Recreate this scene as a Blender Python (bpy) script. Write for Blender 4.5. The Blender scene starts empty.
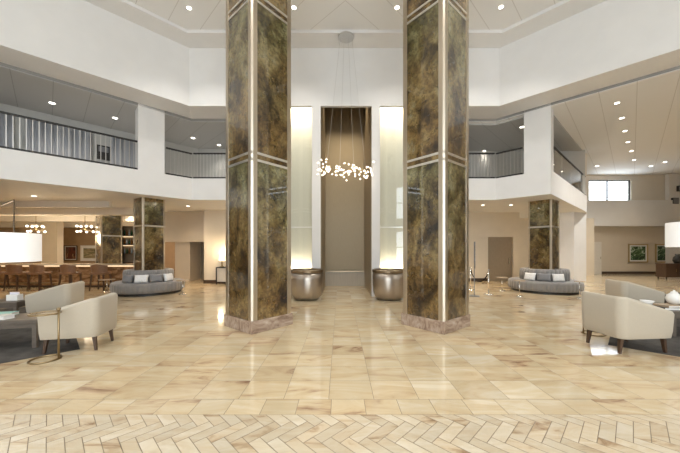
import bpy, bmesh, math, random
from mathutils import Vector, Matrix
random.seed(7)
S = bpy.context.scene
COL = S.collection
PI = math.pi
CX, CY, CH, F, PX0, HOR = -0.15, 0.0, 1.6, 292.0, 340.0, 249.0

# ------------------------------------------------------------------ photo geometry helpers
def floor_at(px, py):
    Y = F*CH/(py-HOR)
    return ((px-PX0)/F*Y+CX, Y)
def at_depth(px, py, Y):
    return ((px-PX0)/F*Y+CX, Y, CH+(HOR-py)/F*Y)
def at_height(px, py, Z):
    Y = (Z-CH)*F/(HOR-py)
    return ((px-PX0)/F*Y+CX, Y, Z)

# ------------------------------------------------------------------ materials
def new_mat(name):
    m = bpy.data.materials.new(name); m.use_nodes = True
    nt = m.node_tree
    return m, nt, nt.nodes['Principled BSDF']
def pm(name, col, rough=.5, metal=0., spec=.5, noise=0., nscale=8., bump=0., bscale=60., emit=None, estr=0., coat=0., trans=0., sheen=0., stretch=(1, 1, 1)):
    m, nt, b = new_mat(name)
    b.inputs['Base Color'].default_value = (*col, 1)
    b.inputs['Roughness'].default_value = rough
    b.inputs['Metallic'].default_value = metal
    b.inputs['Specular IOR Level'].default_value = spec
    if coat: b.inputs['Coat Weight'].default_value = coat
    if trans: b.inputs['Transmission Weight'].default_value = trans
    if sheen:
        b.inputs['Sheen Weight'].default_value = sheen
    if emit:
        b.inputs['Emission Color'].default_value = (*emit, 1); b.inputs['Emission Strength'].default_value = estr
    if noise or bump:
        tc = nt.nodes.new('ShaderNodeTexCoord'); mp = nt.nodes.new('ShaderNodeMapping')
        mp.inputs['Scale'].default_value = stretch
        nt.links.new(tc.outputs['Object'], mp.inputs['Vector'])
    if noise:
        n = nt.nodes.new('ShaderNodeTexNoise'); n.inputs['Scale'].default_value = nscale; n.inputs['Detail'].default_value = 5
        nt.links.new(mp.outputs[0], n.inputs['Vector'])
        r = nt.nodes.new('ShaderNodeValToRGB')
        r.color_ramp.elements[0].position = .3; r.color_ramp.elements[1].position = .7
        r.color_ramp.elements[0].color = (*[max(0, c*(1-noise)) for c in col], 1)
        r.color_ramp.elements[1].color = (*[min(1, c*(1+noise)) for c in col], 1)
        nt.links.new(n.outputs['Fac'], r.inputs[0]); nt.links.new(r.outputs[0], b.inputs['Base Color'])
    if bump:
        n2 = nt.nodes.new('ShaderNodeTexNoise'); n2.inputs['Scale'].default_value = bscale; n2.inputs['Detail'].default_value = 3
        nt.links.new(mp.outputs[0], n2.inputs['Vector'])
        bp = nt.nodes.new('ShaderNodeBump'); bp.inputs['Strength'].default_value = bump; bp.inputs['Distance'].default_value = .01
        nt.links.new(n2.outputs['Fac'], bp.inputs['Height']); nt.links.new(bp.outputs[0], b.inputs['Normal'])
    return m
def emis(name, col, s):
    m = bpy.data.materials.new(name); m.use_nodes = True; nt = m.node_tree
    nt.nodes.remove(nt.nodes['Principled BSDF'])
    e = nt.nodes.new('ShaderNodeEmission'); e.inputs[0].default_value = (*col, 1); e.inputs[1].default_value = s
    nt.links.new(e.outputs[0], nt.nodes['Material Output'].inputs[0])
    return m
def glass_mat(name, tint=(1, 1, 1), refl=1.0, rough=.02):
    m = bpy.data.materials.new(name); m.use_nodes = True; nt = m.node_tree
    nt.nodes.remove(nt.nodes['Principled BSDF'])
    t = nt.nodes.new('ShaderNodeBsdfTransparent'); t.inputs[0].default_value = (*tint, 1)
    g = nt.nodes.new('ShaderNodeBsdfGlossy'); g.inputs['Roughness'].default_value = rough
    fr = nt.nodes.new('ShaderNodeFresnel'); fr.inputs[0].default_value = 1.5
    mu = nt.nodes.new('ShaderNodeMath'); mu.operation = 'MULTIPLY'; mu.inputs[1].default_value = refl; mu.use_clamp = True
    mx = nt.nodes.new('ShaderNodeMixShader')
    ge = nt.nodes.new('ShaderNodeNewGeometry'); fs = nt.nodes.new('ShaderNodeMath'); fs.operation = 'SUBTRACT'; fs.inputs[0].default_value = 1
    nt.links.new(ge.outputs['Backfacing'], fs.inputs[1]); mb = nt.nodes.new('ShaderNodeMath'); mb.operation = 'MULTIPLY'
    nt.links.new(fr.outputs[0], mb.inputs[0]); nt.links.new(fs.outputs[0], mb.inputs[1])
    nt.links.new(mb.outputs[0], mu.inputs[0]); nt.links.new(mu.outputs[0], mx.inputs[0])
    nt.links.new(t.outputs[0], mx.inputs[1]); nt.links.new(g.outputs[0], mx.inputs[2])
    nt.links.new(mx.outputs[0], nt.nodes['Material Output'].inputs[0])
    return m
def stone_mat(name, ramp, rough=.15, scale=1.6, tile=True, distort=1.2, rot=0.):
    m, nt, b = new_mat(name)
    N = nt.nodes.new; L = nt.links.new
    tc = N('ShaderNodeTexCoord'); src = tc.outputs['Object']
    if tile:
        at = N('ShaderNodeAttribute'); at.attribute_name = 'tile'
        sc = N('ShaderNodeVectorMath'); sc.operation = 'SCALE'; sc.inputs['Scale'].default_value = 40
        L(at.outputs['Vector'], sc.inputs[0])
        ad = N('ShaderNodeVectorMath'); L(src, ad.inputs[0]); L(sc.outputs[0], ad.inputs[1]); src = ad.outputs[0]
    mp = N('ShaderNodeMapping'); mp.inputs['Scale'].default_value = (.55, 1.7, 1.); mp.inputs['Rotation'].default_value = (0, 0, rot)
    L(src, mp.inputs[0])
    n = N('ShaderNodeTexNoise'); n.inputs['Scale'].default_value = scale; n.inputs['Detail'].default_value = 8
    n.inputs['Roughness'].default_value = .62; n.inputs['Distortion'].default_value = distort
    L(mp.outputs[0], n.inputs['Vector'])
    r = N('ShaderNodeValToRGB'); els = r.color_ramp.elements
    els[0].position, els[0].color = ramp[0][0], (*ramp[0][1], 1)
    els[1].position, els[1].color = ramp[-1][0], (*ramp[-1][1], 1)
    for p, c in ramp[1:-1]:
        e = els.new(p); e.color = (*c, 1)
    if tile:
        sq = N('ShaderNodeSeparateXYZ'); L(at.outputs['Vector'], sq.inputs[0])
        ma = N('ShaderNodeMath'); ma.operation = 'MULTIPLY_ADD'; ma.inputs[1].default_value = .14; ma.inputs[2].default_value = -.045; L(sq.outputs['Z'], ma.inputs[0])
        mb = N('ShaderNodeMath'); mb.operation = 'ADD'; L(ma.outputs[0], mb.inputs[0]); L(n.outputs['Fac'], mb.inputs[1]); L(mb.outputs[0], r.inputs[0])
    else: L(n.outputs['Fac'], r.inputs[0])
    out = r.outputs[0]
    if tile:
        sp = N('ShaderNodeSeparateXYZ'); L(at.outputs['Vector'], sp.inputs[0])
        mr = N('ShaderNodeMapRange'); mr.inputs['To Min'].default_value = .84; mr.inputs['To Max'].default_value = .98
        L(sp.outputs['Y'], mr.inputs['Value'])
        vm = N('ShaderNodeVectorMath'); vm.operation = 'SCALE'; L(out, vm.inputs[0]); L(mr.outputs[0], vm.inputs['Scale'])
        out = vm.outputs[0]
    L(out, b.inputs['Base Color'])
    b.inputs['Roughness'].default_value = rough
    return m

WALL_W = pm('white_paint', (.80, .785, .765), .6, noise=.02, nscale=2)
WALL_C = pm('cream_paint', (.72, .64, .52), .55, noise=.03, nscale=2)
HALLTAN = pm('hall_tan_paint', (.58, .51, .41), .6, noise=.02, nscale=2)
ALCOVE = pm('alcove_paint', (.86, .82, .73), .5)
WALL_HALL = pm('hall_paint', (.72, .66, .57), .6, noise=.02, nscale=2)
WALL_BR = pm('tan_wallcovering', (.40, .27, .16), .6, noise=.08, nscale=3)
WALL_GR = pm('grey_paint', (.50, .49, .46), .6, noise=.03, nscale=3)
LINTEL = pm('grey_trim_paint', (.26, .25, .235), .5, noise=.03)
SOFFIT = pm('soffit_paint', (.78, .73, .65), .6, noise=.02, nscale=2)
DARKBASE = pm('dark_base_wood', (.07, .045, .03), .35, noise=.2)
STEEL = pm('brushed_steel', (.62, .60, .57), .28, 1., noise=.05, nscale=30, stretch=(1, 1, .05))
CHROME = pm('polished_metal', (.75, .73, .70), .12, 1.)
CHAMP = pm('champagne_metal', (.58, .51, .41), .36, 1., noise=.04, nscale=10, stretch=(1, 1, .1))
SILVER = pm('satin_silver', (.86, .84, .80), .30, 1.)
BRONZE = pm('bronze_metal', (.32, .25, .17), .3, 1., noise=.06, nscale=20)
BRASS = pm('antique_brass', (.36, .27, .15), .35, 1., noise=.06, nscale=20)
DARKMET = pm('dark_bronze', (.10, .075, .05), .35, .8)
BLACK = pm('black_metal', (.03, .028, .026), .4, .3)
WALNUT = pm('walnut_wood', (.075, .042, .025), .38, noise=.25, nscale=14, stretch=(6, 6, 1))
GREYWOOD = pm('grey_washed_wood', (.125, .10, .078), .45, noise=.18, nscale=9, stretch=(1, 9, 3))
CREAMFAB = pm('oatmeal_linen', (.48, .425, .34), .9, noise=.05, nscale=120, bump=.15, bscale=400, sheen=.2)
CREAMSEAT = pm('oatmeal_seat_linen', (.46, .41, .33), .9, noise=.05, nscale=120, bump=.15, bscale=400, sheen=.2)
GREYFAB = pm('grey_velvet', (.225, .215, .208), .8, noise=.06, nscale=40, sheen=.4, bump=.08, bscale=300)
DGREYFAB = pm('slate_fabric', (.20, .20, .21), .85, noise=.12, nscale=60, sheen=.3)
WHITEFAB = pm('white_cushion_fabric', (.78, .78, .78), .9, noise=.10, nscale=30)
LEATHER = pm('cognac_leather', (.22, .115, .06), .45, noise=.12, nscale=20)
SHADE = pm('white_linen_shade', (.88, .88, .87), .9, noise=.015, nscale=60, emit=(1, .97, .93), estr=.35)
WHITECER = pm('white_ceramic', (.86, .85, .82), .2)
RUG = pm('charcoal_wool_rug', (.066, .060, .054), .95, noise=.35, nscale=5, bump=.4, bscale=200)
GLASS = glass_mat('clear_glass', (.97, .98, .98), 1.)
GLASSREFL = glass_mat('display_glass', (.96, .97, .95), 2.2)
GLASSDARK = glass_mat('smoked_glass', (.42, .45, .46), 1.6)
NICHEBR = pm('woven_metal_mesh', (.33, .26, .165), .42, .35, noise=.12, nscale=30, stretch=(8, 8, .12), bump=.25, bscale=90)
BASEPANEL = pm('ribbed_stone_base', (.50, .45, .37), .4, noise=.1, nscale=20, stretch=(6, 6, .1))
DRAPE = pm('white_drape', (.42, .425, .45), .85, noise=.03, nscale=30)
CARPET = pm('brown_carpet', (.22, .16, .11), .95, noise=.2, nscale=30)
DOORM = pm('taupe_door', (.30, .245, .18), .45, noise=.08, nscale=6, stretch=(6, 6, 1))
WHITEDOOR = pm('pale_door', (.66, .62, .55), .5, noise=.03)
LENS = emis('lamp_lens', (1, .93, .80), 9.)
BULB = emis('bulb_glow', (1, .90, .74), 32.)
GLOBE = emis('opal_globe', (1, .88, .68), 5.)
STRIP = emis('warm_strip', (1, .78, .48), 1.8)
COVE = emis('cove_strip', (1, .86, .58), 2.2)
COVEW = emis('cove_strip_white', (1, .93, .82), 2.2)
ROPE = pm('black_velvet_rope', (.02, .02, .02), .8)

MIRROR, _nt, _b = new_mat('antique_mirror')
def _mk():
    N = _nt.nodes.new; L = _nt.links.new
    tc = N('ShaderNodeTexCoord'); oi = N('ShaderNodeAttribute'); oi.attribute_name = 'tile'
    sc = N('ShaderNodeVectorMath'); sc.operation = 'SCALE'; sc.inputs['Scale'].default_value = 30; L(oi.outputs['Vector'], sc.inputs[0])
    ad = N('ShaderNodeVectorMath'); L(tc.outputs['Object'], ad.inputs[0]); L(sc.outputs[0], ad.inputs[1])
    mp = N('ShaderNodeMapping'); mp.inputs['Scale'].default_value = (1.3, 1.3, .85); L(ad.outputs[0], mp.inputs[0])
    n1 = N('ShaderNodeTexNoise'); n1.inputs['Scale'].default_value = 1.7; n1.inputs['Detail'].default_value = 9; n1.inputs['Roughness'].default_value = .66; n1.inputs['Distortion'].default_value = .5
    L(mp.outputs[0], n1.inputs['Vector'])
    r = N('ShaderNodeValToRGB'); e = r.color_ramp.elements
    e[0].position = .34; e[0].color = (.022, .011, .004, 1)
    e[1].position = .74; e[1].color = (.46, .44, .32, 1)
    for p, c in ((.43, (.105, .058, .016)), (.51, (.27, .165, .052)), (.60, (.42, .29, .11))):
        k = e.new(p); k.color = (*c, 1)
    L(n1.outputs['Fac'], r.inputs[0])
    r2 = N('ShaderNodeValToRGB'); e = r2.color_ramp.elements
    e[0].position = .34; e[0].color = (.020, .016, .007, 1)
    e[1].position = .72; e[1].color = (.52, .53, .38, 1)
    for p, c in ((.43, (.085, .066, .024)), (.51, (.22, .19, .075)), (.60, (.38, .355, .18))):
        k = e.new(p); k.color = (*c, 1)
    L(n1.outputs['Fac'], r2.inputs[0])
    sx = N('ShaderNodeSeparateXYZ'); L(tc.outputs['Object'], sx.inputs[0])
    md = N('ShaderNodeMath'); md.operation = 'MODULO'; md.inputs[1].default_value = 3.03; 
    a1 = N('ShaderNodeMath'); a1.operation = 'SUBTRACT'; a1.inputs[1].default_value = .27; L(sx.outputs['Z'], a1.inputs[0]); L(a1.outputs[0], md.inputs[0])
    n3 = N('ShaderNodeTexNoise'); n3.inputs['Scale'].default_value = 1.3; n3.inputs['Detail'].default_value = 5; L(ad.outputs[0], n3.inputs['Vector'])
    m3 = N('ShaderNodeMapRange'); m3.inputs['From Min'].default_value = .6; m3.inputs['From Max'].default_value = 3.0; L(md.outputs[0], m3.inputs['Value'])
    m4 = N('ShaderNodeMath'); m4.operation = 'MULTIPLY_ADD'; m4.inputs[1].default_value = 1.5; m4.inputs[2].default_value = -.80; L(n3.outputs['Fac'], m4.inputs[0])
    m5 = N('ShaderNodeMath'); m5.operation = 'ADD'; m5.use_clamp = True; L(m3.outputs[0], m5.inputs[0]); L(m4.outputs[0], m5.inputs[1])
    mx = N('ShaderNodeMix'); mx.data_type = 'RGBA'; L(m5.outputs[0], mx.inputs['Factor']); L(r.outputs[0], mx.inputs['A']); L(r2.outputs[0], mx.inputs['B'])
    # fine dark foxing
    n4 = N('ShaderNodeTexNoise'); n4.inputs['Scale'].default_value = 16; n4.inputs['Detail'].default_value = 8; n4.inputs['Roughness'].default_value = .7; L(ad.outputs[0], n4.inputs['Vector'])
    m6 = N('ShaderNodeMapRange'); m6.inputs['From Min'].default_value = .36; m6.inputs['From Max'].default_value = .56; m6.inputs['To Min'].default_value = .30; m6.inputs['To Max'].default_value = .82; L(n4.outputs['Fac'], m6.inputs['Value'])
    vm = N('ShaderNodeVectorMath'); vm.operation = 'SCALE'; L(mx.outputs['Result'], vm.inputs[0]); L(m6.outputs[0], vm.inputs['Scale'])
    L(vm.outputs[0], _b.inputs['Base Color'])
    _b.inputs['Metallic'].default_value = .5; _b.inputs['Coat Weight'].default_value = 1; _b.inputs['Coat Roughness'].default_value = .015; _b.inputs['Coat IOR'].default_value = 1.6
    n2 = N('ShaderNodeTexNoise'); n2.inputs['Scale'].default_value = 5; n2.inputs['Detail'].default_value = 6; L(ad.outputs[0], n2.inputs['Vector'])
    mr = N('ShaderNodeMapRange'); mr.inputs['From Min'].default_value = .35; mr.inputs['From Max'].default_value = .7
    mr.inputs['To Min'].default_value = .22; mr.inputs['To Max'].default_value = .42
    L(n2.outputs['Fac'], mr.inputs['Value']); L(mr.outputs[0], _b.inputs['Roughness'])
_mk()

FLOOR_T = stone_mat('marble_tile', [(.28, (.26, .145, .085)), (.355, (.46, .315, .195)), (.415, (.61, .46, .285)), (.49, (.67, .53, .335)), (.60, (.70, .58, .39)), (.74, (.76, .67, .51))], .09, 1.7)
FLOOR_H = stone_mat('marble_herringbone', [(.27, (.34, .22, .125)), (.36, (.52, .39, .25)), (.43, (.64, .52, .36)), (.57, (.68, .585, .43)), (.74, (.74, .66, .52))], .2, 2.6, rot=.7)
GROUT = pm('floor_grout', (.26, .20, .14), .7, noise=.1)
PLINTH = stone_mat('rose_marble', [(.28, (.15, .095, .065)), (.42, (.30, .21, .155)), (.56, (.42, .325, .255)), (.72, (.54, .455, .38))], .18, 5., tile=False)
BARSTONE = stone_mat('brown_bar_stone', [(.28, (.09, .05, .028)), (.45, (.24, .135, .07)), (.6, (.40, .25, .14)), (.75, (.55, .40, .26))], .2, 4., tile=False)
BARTOP = stone_mat('bar_top_stone', [(.3, (.36, .27, .19)), (.5, (.55, .45, .34)), (.7, (.66, .57, .46))], .2, 4., tile=False)

# ceiling panels: fine joints perpendicular to the angled walls
CEILM, _cn, _cb = new_mat('ceiling_panels')
def _mkc(nt, b, ca, cb_):
    N = nt.nodes.new; L = nt.links.new
    tc = N('ShaderNodeTexCoord'); sp = N('ShaderNodeSeparateXYZ'); L(tc.outputs['Object'], sp.inputs[0])
    ab = N('ShaderNodeMath'); ab.operation = 'ABSOLUTE'; L(sp.outputs['X'], ab.inputs[0])
    su = N('ShaderNodeMath'); su.operation = 'SUBTRACT'; L(sp.outputs['Y'], su.inputs[0]); L(ab.outputs[0], su.inputs[1])
    fr = N('ShaderNodeMath'); fr.operation = 'PINGPONG'; fr.inputs[1].default_value = .58; L(su.outputs[0], fr.inputs[0])
    lt = N('ShaderNodeMath'); lt.operation = 'LESS_THAN'; lt.inputs[1].default_value = .014; L(fr.outputs[0], lt.inputs[0])
    mx = N('ShaderNodeMix'); mx.data_type = 'RGBA'; L(lt.outputs[0], mx.inputs['Factor'])
    mx.inputs['A'].default_value = (*ca, 1); mx.inputs['B'].default_value = (*cb_, 1)
    L(mx.outputs['Result'], b.inputs['Base Color']); b.inputs['Roughness'].default_value = .7
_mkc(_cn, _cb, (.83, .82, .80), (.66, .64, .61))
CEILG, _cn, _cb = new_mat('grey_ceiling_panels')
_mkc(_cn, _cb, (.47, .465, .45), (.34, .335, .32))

# ------------------------------------------------------------------ mesh helpers
def link(name, bm, mat, parent=None, smooth=False, bevel=0., loc=None, seg=2):
    bmesh.ops.recalc_face_normals(bm, faces=bm.faces)
    me = bpy.data.meshes.new(name); bm.to_mesh(me); bm.free()
    for m in (mat if isinstance(mat, (list, tuple)) else [mat]): me.materials.append(m)
    if smooth:
        for p in me.polygons: p.use_smooth = True
    o = bpy.data.objects.new(name, me); COL.objects.link(o)
    if parent: o.parent = parent
    if loc: o.location = loc
    if bevel:
        b = o.modifiers.new('bevel', 'BEVEL'); b.width = bevel; b.segments = seg; b.limit_method = 'ANGLE'; b.angle_limit = .6
    return o
def box(bm, x0, x1, y0, y1, z0, z1, M=None):
    vs = [bm.verts.new(v) for v in ((x0, y0, z0), (x1, y0, z0), (x1, y1, z0), (x0, y1, z0), (x0, y0, z1), (x1, y0, z1), (x1, y1, z1), (x0, y1, z1))]
    for f in ((0, 3, 2, 1), (4, 5, 6, 7), (0, 1, 5, 4), (1, 2, 6, 5), (2, 3, 7, 6), (3, 0, 4, 7)):
        bm.faces.new([vs[i] for i in f])
    if M: bmesh.ops.transform(bm, matrix=M, verts=vs)
    return vs
def bbox(*a, M=None):
    bm = bmesh.new(); box(bm, *a, M=M); return bm
def prism_bm(pts, z0, z1, bm=None):
    bm = bm or bmesh.new(); n = len(pts)
    lo = [bm.verts.new((p[0], p[1], z0)) for p in pts]; hi = [bm.verts.new((p[0], p[1], z1)) for p in pts]
    bm.faces.new(lo[::-1]); bm.faces.new(hi)
    for i in range(n): bm.faces.new((lo[i], lo[(i+1) % n], hi[(i+1) % n], hi[i]))
    return bm
def tube(bm, pts, r, n=10, closed=False, r1=None):
    pts = [Vector(p) for p in pts]; rings = []; m = len(pts); prev = None
    for i, p in enumerate(pts):
        if closed: d = (pts[(i+1) % m]-pts[i-1])
        else: d = (pts[min(i+1, m-1)]-pts[max(i-1, 0)])
        d.normalize()
        u = prev - d*prev.dot(d) if prev is not None else (Vector((0, 0, 1)).cross(d) if abs(d.z) < .95 else Vector((1, 0, 0)).cross(d))
        u.normalize(); prev = u; v = d.cross(u)
        rr = r if r1 is None else r+(r1-r)*i/(m-1)
        rings.append([bm.verts.new(p+(u*math.cos(2*PI*k/n)+v*math.sin(2*PI*k/n))*rr) for k in range(n)])
    for i in range(m if closed else m-1):
        a, b = rings[i], rings[(i+1) % m]
        for k in range(n): bm.faces.new((a[k], a[(k+1) % n], b[(k+1) % n], b[k]))
    if not closed:
        bm.faces.new(rings[0][::-1]); bm.faces.new(rings[-1])
    return bm
def tubeb(pts, r, n=10, closed=False, r1=None): return tube(bmesh.new(), pts, r, n, closed, r1)
def lathe(prof, n=32, bm=None, c=(0, 0, 0), mod=None):
    """closed or open profile of (r,z); mod(angle,r,z)->r"""
    bm = bm or bmesh.new(); rings = []
    for r, z in prof:
        if r < 1e-5: rings.append([bm.verts.new((c[0], c[1], c[2]+z))])
        else:
            ring = []
            for k in range(n):
                a = 2*PI*k/n; rr = mod(a, r, z) if mod else r
                ring.append(bm.verts.new((c[0]+rr*math.cos(a), c[1]+rr*math.sin(a), c[2]+z)))
            rings.append(ring)
    for a, b in zip(rings, rings[1:]):
        if len(a) == 1 and len(b) == 1: continue
        for k in range(n):
            k2 = (k+1) % n
            if len(a) == 1: bm.faces.new((a[0], b[k2], b[k]))
            elif len(b) == 1: bm.faces.new((a[k], a[k2], b[0]))
            else: bm.faces.new((a[k], a[k2], b[k2], b[k]))
    return bm
def taper_leg(x, y, z0, z1, a, b, dx=0, dy=0):
    bm = bmesh.new()
    q = ((-1, -1), (1, -1), (1, 1), (-1, 1))
    lo = [bm.verts.new((x+dx+s*b, y+dy+t*b, z0)) for s, t in q]; hi = [bm.verts.new((x+s*a, y+t*a, z1)) for s, t in q]
    bm.faces.new(lo[::-1]); bm.faces.new(hi)
    for i in range(4): bm.faces.new((lo[i], lo[(i+1) % 4], hi[(i+1) % 4], hi[i]))
    return bm
def sphere_bm(r, u=16, v=10, c=(0, 0, 0), sc=(1, 1, 1)):
    bm = bmesh.new(); bmesh.ops.create_uvsphere(bm, u_segments=u, v_segments=v, radius=r)
    for w in bm.verts: w.co = Vector((w.co.x*sc[0]+c[0], w.co.y*sc[1]+c[1], w.co.z*sc[2]+c[2]))
    return bm
def set_tile(o, seed=None):
    me = o.data; at = me.attributes.new('tile', 'FLOAT_VECTOR', 'FACE')
    rnd = random.Random(seed)
    v = (rnd.random(), rnd.random(), rnd.random())
    for i in range(len(me.polygons)): at.data[i].vector = v

def tag(o, label, cat, group=None):
    o['label'] = label; o['category'] = cat
    if group: o['group'] = group
    return o
def thing(name, label, cat, loc=(0, 0, 0), rz=0, group=None):
    o = bpy.data.objects.new(name, None); COL.objects.link(o)
    o.location = loc; o.rotation_euler = (0, 0, rz); o.empty_display_size = .1
    return tag(o, label, cat, group)
def struct(name, bm, mat, parent=None, **k):
    o = link(name, bm, mat, parent, **k)
    if parent is None: o['kind'] = 'structure'
    return o
def kids(o): return [c for c in bpy.data.objects if c.parent is o]
def copy_tree(o, parent=None):
    c = o.copy(); COL.objects.link(c)
    if parent is not None: c.parent = parent
    for ch in kids(o): copy_tree(ch, c)
    return c
def dup(root, loc, rz=None, label=None, group=None):
    c = copy_tree(root); c.location = loc
    if rz is not None: c.rotation_euler = (0, 0, rz)
    if label: c['label'] = label
    if group: c['group'] = group
    return c

# ------------------------------------------------------------------ FLOOR
def build_floor():
    bm = bmesh.new(); lay = bm.faces.layers.float_vector.new('tile')
    def q(pts, mi):
        f = bm.faces.new([bm.verts.new(p) for p in pts]); f.material_index = mi
        f[lay] = (random.random(), random.random(), random.random()); return f
    def rect(x0, x1, y0, y1, mi, g=.0025): q(((x0+g, y0+g, 0), (x1-g, y0+g, 0), (x1-g, y1-g, 0), (x0+g, y1-g, 0)), mi)
    y_b0, y_b1 = 2.82, 3.11
    # herringbone bricks, clipped along the border course
    W = .107; n = 3
    def brick(x, y, w, h):
        g = .0028; c = math.sqrt(.5)
        P = []
        for a, b in ((x*W+g, y*W+g), ((x+w)*W-g, y*W+g), ((x+w)*W-g, (y+h)*W-g), (x*W+g, (y+h)*W-g)):
            P.append(((a+b)*c, (b-a)*c, 0))
        ym = [p[1]+1.5 for p in P]; xm = [p[0] for p in P]
        if max(ym) < .2 or min(ym) > y_b0 or max(xm) < -9.8 or min(xm) > 9.8: return
        q([(p[0], p[1]+1.5, 0) for p in P], 1)
    for k in range(-110, 111):
        for m in range(-14, 15):
            ox, oy = k+2*n*m, k
            brick(ox, oy, n, 1); brick(ox, oy+1, 1, n)
    geom = list(bm.verts)+list(bm.edges)+list(bm.faces)
    bmesh.ops.bisect_plane(bm, geom=geom, plane_co=(0, y_b0, 0), plane_no=(0, 1, 0), clear_outer=True)
    x = -9.8-.1
    i = 0
    while x < 9.8:
        rect(x, x+.345, y_b0, y_b1, 0); x += .345
    tw, td = .482, .435
    for j in range(0, 40):
        y0 = y_b1+j*td
        for i in range(-52, 54):
            x0 = -.27+i*tw
            rect(x0, x0+tw, y0, y0+td, 0)
    rect(-10, 10, -7.2, .1, 1)
    # grout bed below the tiles
    q(((-25.5, -7.2, -.004), (25.5, -7.2, -.004), (25.5, 20.8, -.004), (-25.5, 20.8, -.004)), 2)
    o = link('floor', bm, [FLOOR_T, FLOOR_H, GROUT]); o['kind'] = 'structure'
build_floor()

# ------------------------------------------------------------------ SHELL
ZC, ZL1, ZS0, ZS1, ZM = 8.41, 6.45, 3.43, 4.23, 6.35
def off(d, s=1):      # corner points of the octagon offset outwards by d; s = side
    return (s*(5.255+.414*d), 9.9+d), (s*(9.85+d), 5.305+.414*d)
u0, u1 = off(0); p0, p1 = off(.98); c0, c1 = off(-.7)
struct('ceiling', prism_bm([(-10.9, -7.2), (10.9, -7.2), (10.9, 5.8), (6.1, 10.9), (-6.1, 10.9), (-10.9, 5.8)], 8.51, 8.7), CEILM)
for s, nm in ((-1, 'left'), (1, 'right')):
    m = lambda p: (s*p[0], p[1])
    struct('wall_upper_'+nm, prism_bm([m(u0), m(u1), m(p1), m(p0)], ZL1, 8.51), WALL_W)
    struct('trim_1' if s < 0 else 'trim_2', prism_bm([m(u0), m(u1), m(c1), m(c0)], ZC, 8.509), WALL_W)
    struct('trim_3' if s < 0 else 'trim_4', prism_bm([m(p0), m(p1), m(off(1.16)[1]), m(off(1.16)[0])], 6.37, ZL1), LINTEL)
    struct('wall_'+nm, bbox(*sorted((s*9.85, s*10.05)), -7.2, 5.3, 0, 8.51), WALL_W)
    struct('wall_end_'+nm, bbox(*sorted((s*9.9, s*25.2)), 5.1, 5.3, 0, 6.5), WALL_C)
    struct('wall_far_'+nm, bbox(*sorted((s*25.0, s*25.2)), 5.1, 20.8, 0, 6.6), WALL_HALL)
struct('wall_upper_back', prism_bm([(-5.255, 9.9), (5.255, 9.9), (5.30, 10.02), (-5.30, 10.02)], ZL1, 8.51), WALL_W)
for s, nm in ((-1, 'left'), (1, 'right')):
    struct('wall_upper_back_'+nm, prism_bm([(s*2.6, 10.02), (s*5.30, 10.02), (s*p0[0], p0[1]), (s*2.6, p0[1])], ZL1, 8.51), WALL_W)
struct('trim_5', prism_bm([(-u0[0], u0[1]), u0, c0, (-c0[0], c0[1])], ZC, 8.509), WALL_W)
for s, i in ((-1, 6), (1, 7)):
    struct('trim_%d' % i, bbox(*sorted((s*2.95, s*p0[0])), 10.88, 11.06, 6.37, ZL1), LINTEL)
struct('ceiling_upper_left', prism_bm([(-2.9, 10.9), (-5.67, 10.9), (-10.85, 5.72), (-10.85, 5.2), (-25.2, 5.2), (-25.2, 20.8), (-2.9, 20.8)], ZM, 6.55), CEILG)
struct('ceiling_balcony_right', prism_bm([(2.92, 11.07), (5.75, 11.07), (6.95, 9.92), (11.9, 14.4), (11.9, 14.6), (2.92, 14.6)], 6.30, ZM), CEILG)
struct('ceiling_upper_right', prism_bm([(2.9, 10.9), (5.67, 10.9), (10.85, 5.72), (10.85, 5.2), (25.2, 5.2), (25.2, 18.95), (2.9, 18.95)], ZM, 6.55), CEILM)

# mezzanine slabs
slabL = [(-2.92, 10.88), (-5.66, 10.88), (-10.83, 5.71), (-10.83, 5.3), (-25, 5.3), (-25, 20.6), (-2.92, 20.6)]
R0, R1 = (6.85, 9.69), (12.1, 14.5)
slabR = [(2.92, 10.88), (5.66, 10.88), R0, R1, (15.6, 18.7), (2.92, 18.7)]
struct('wall_balcony_left', prism_bm(slabL, ZS0, ZS1), WALL_W)
struct('wall_balcony_right', prism_bm(slabR, ZS0, ZS1), WALL_W)
# mezzanine rear walls (about three metres in)
q0, q1 = off(.98+2.95)
struct('wall_mezzanine_left', prism_bm([(-2.92, q0[1]), (-q0[0], q0[1]), (-q1[0]-1, q1[1]-1), (-q1[0]-1, q1[1]-.8), (-q0[0], q0[1]+.2), (-2.92, q0[1]+.2)], ZS1, ZM), WALL_GR)
struct('wall_mezzanine_right', prism_bm([(2.92, 14.0), (11.6, 14.0), (11.6, 14.2), (2.92, 14.2)], ZS1, ZM), WALL_GR)
struct('wall_mezzanine_end', prism_bm([R1, (15.6, 18.7), (15.4, 18.7), (11.9, 14.5)], ZS1, ZM), WALL_HALL)
# balcony piers
def diag_pt(t, d=.98, s=1): return (s*(5.255+.414*d+t), 9.9+d-t)
for s, nm in ((-1, 'left'), (1, 'right')):
    a, b = diag_pt(.64, s=s), diag_pt(1.19, s=s)
    o = .45/math.sqrt(2)
    struct('wall_pier_'+nm, prism_bm([a, b, (b[0]+s*o, b[1]+o), (a[0]+s*o, a[1]+o)], ZS1, ZL1), WALL_W)

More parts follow.
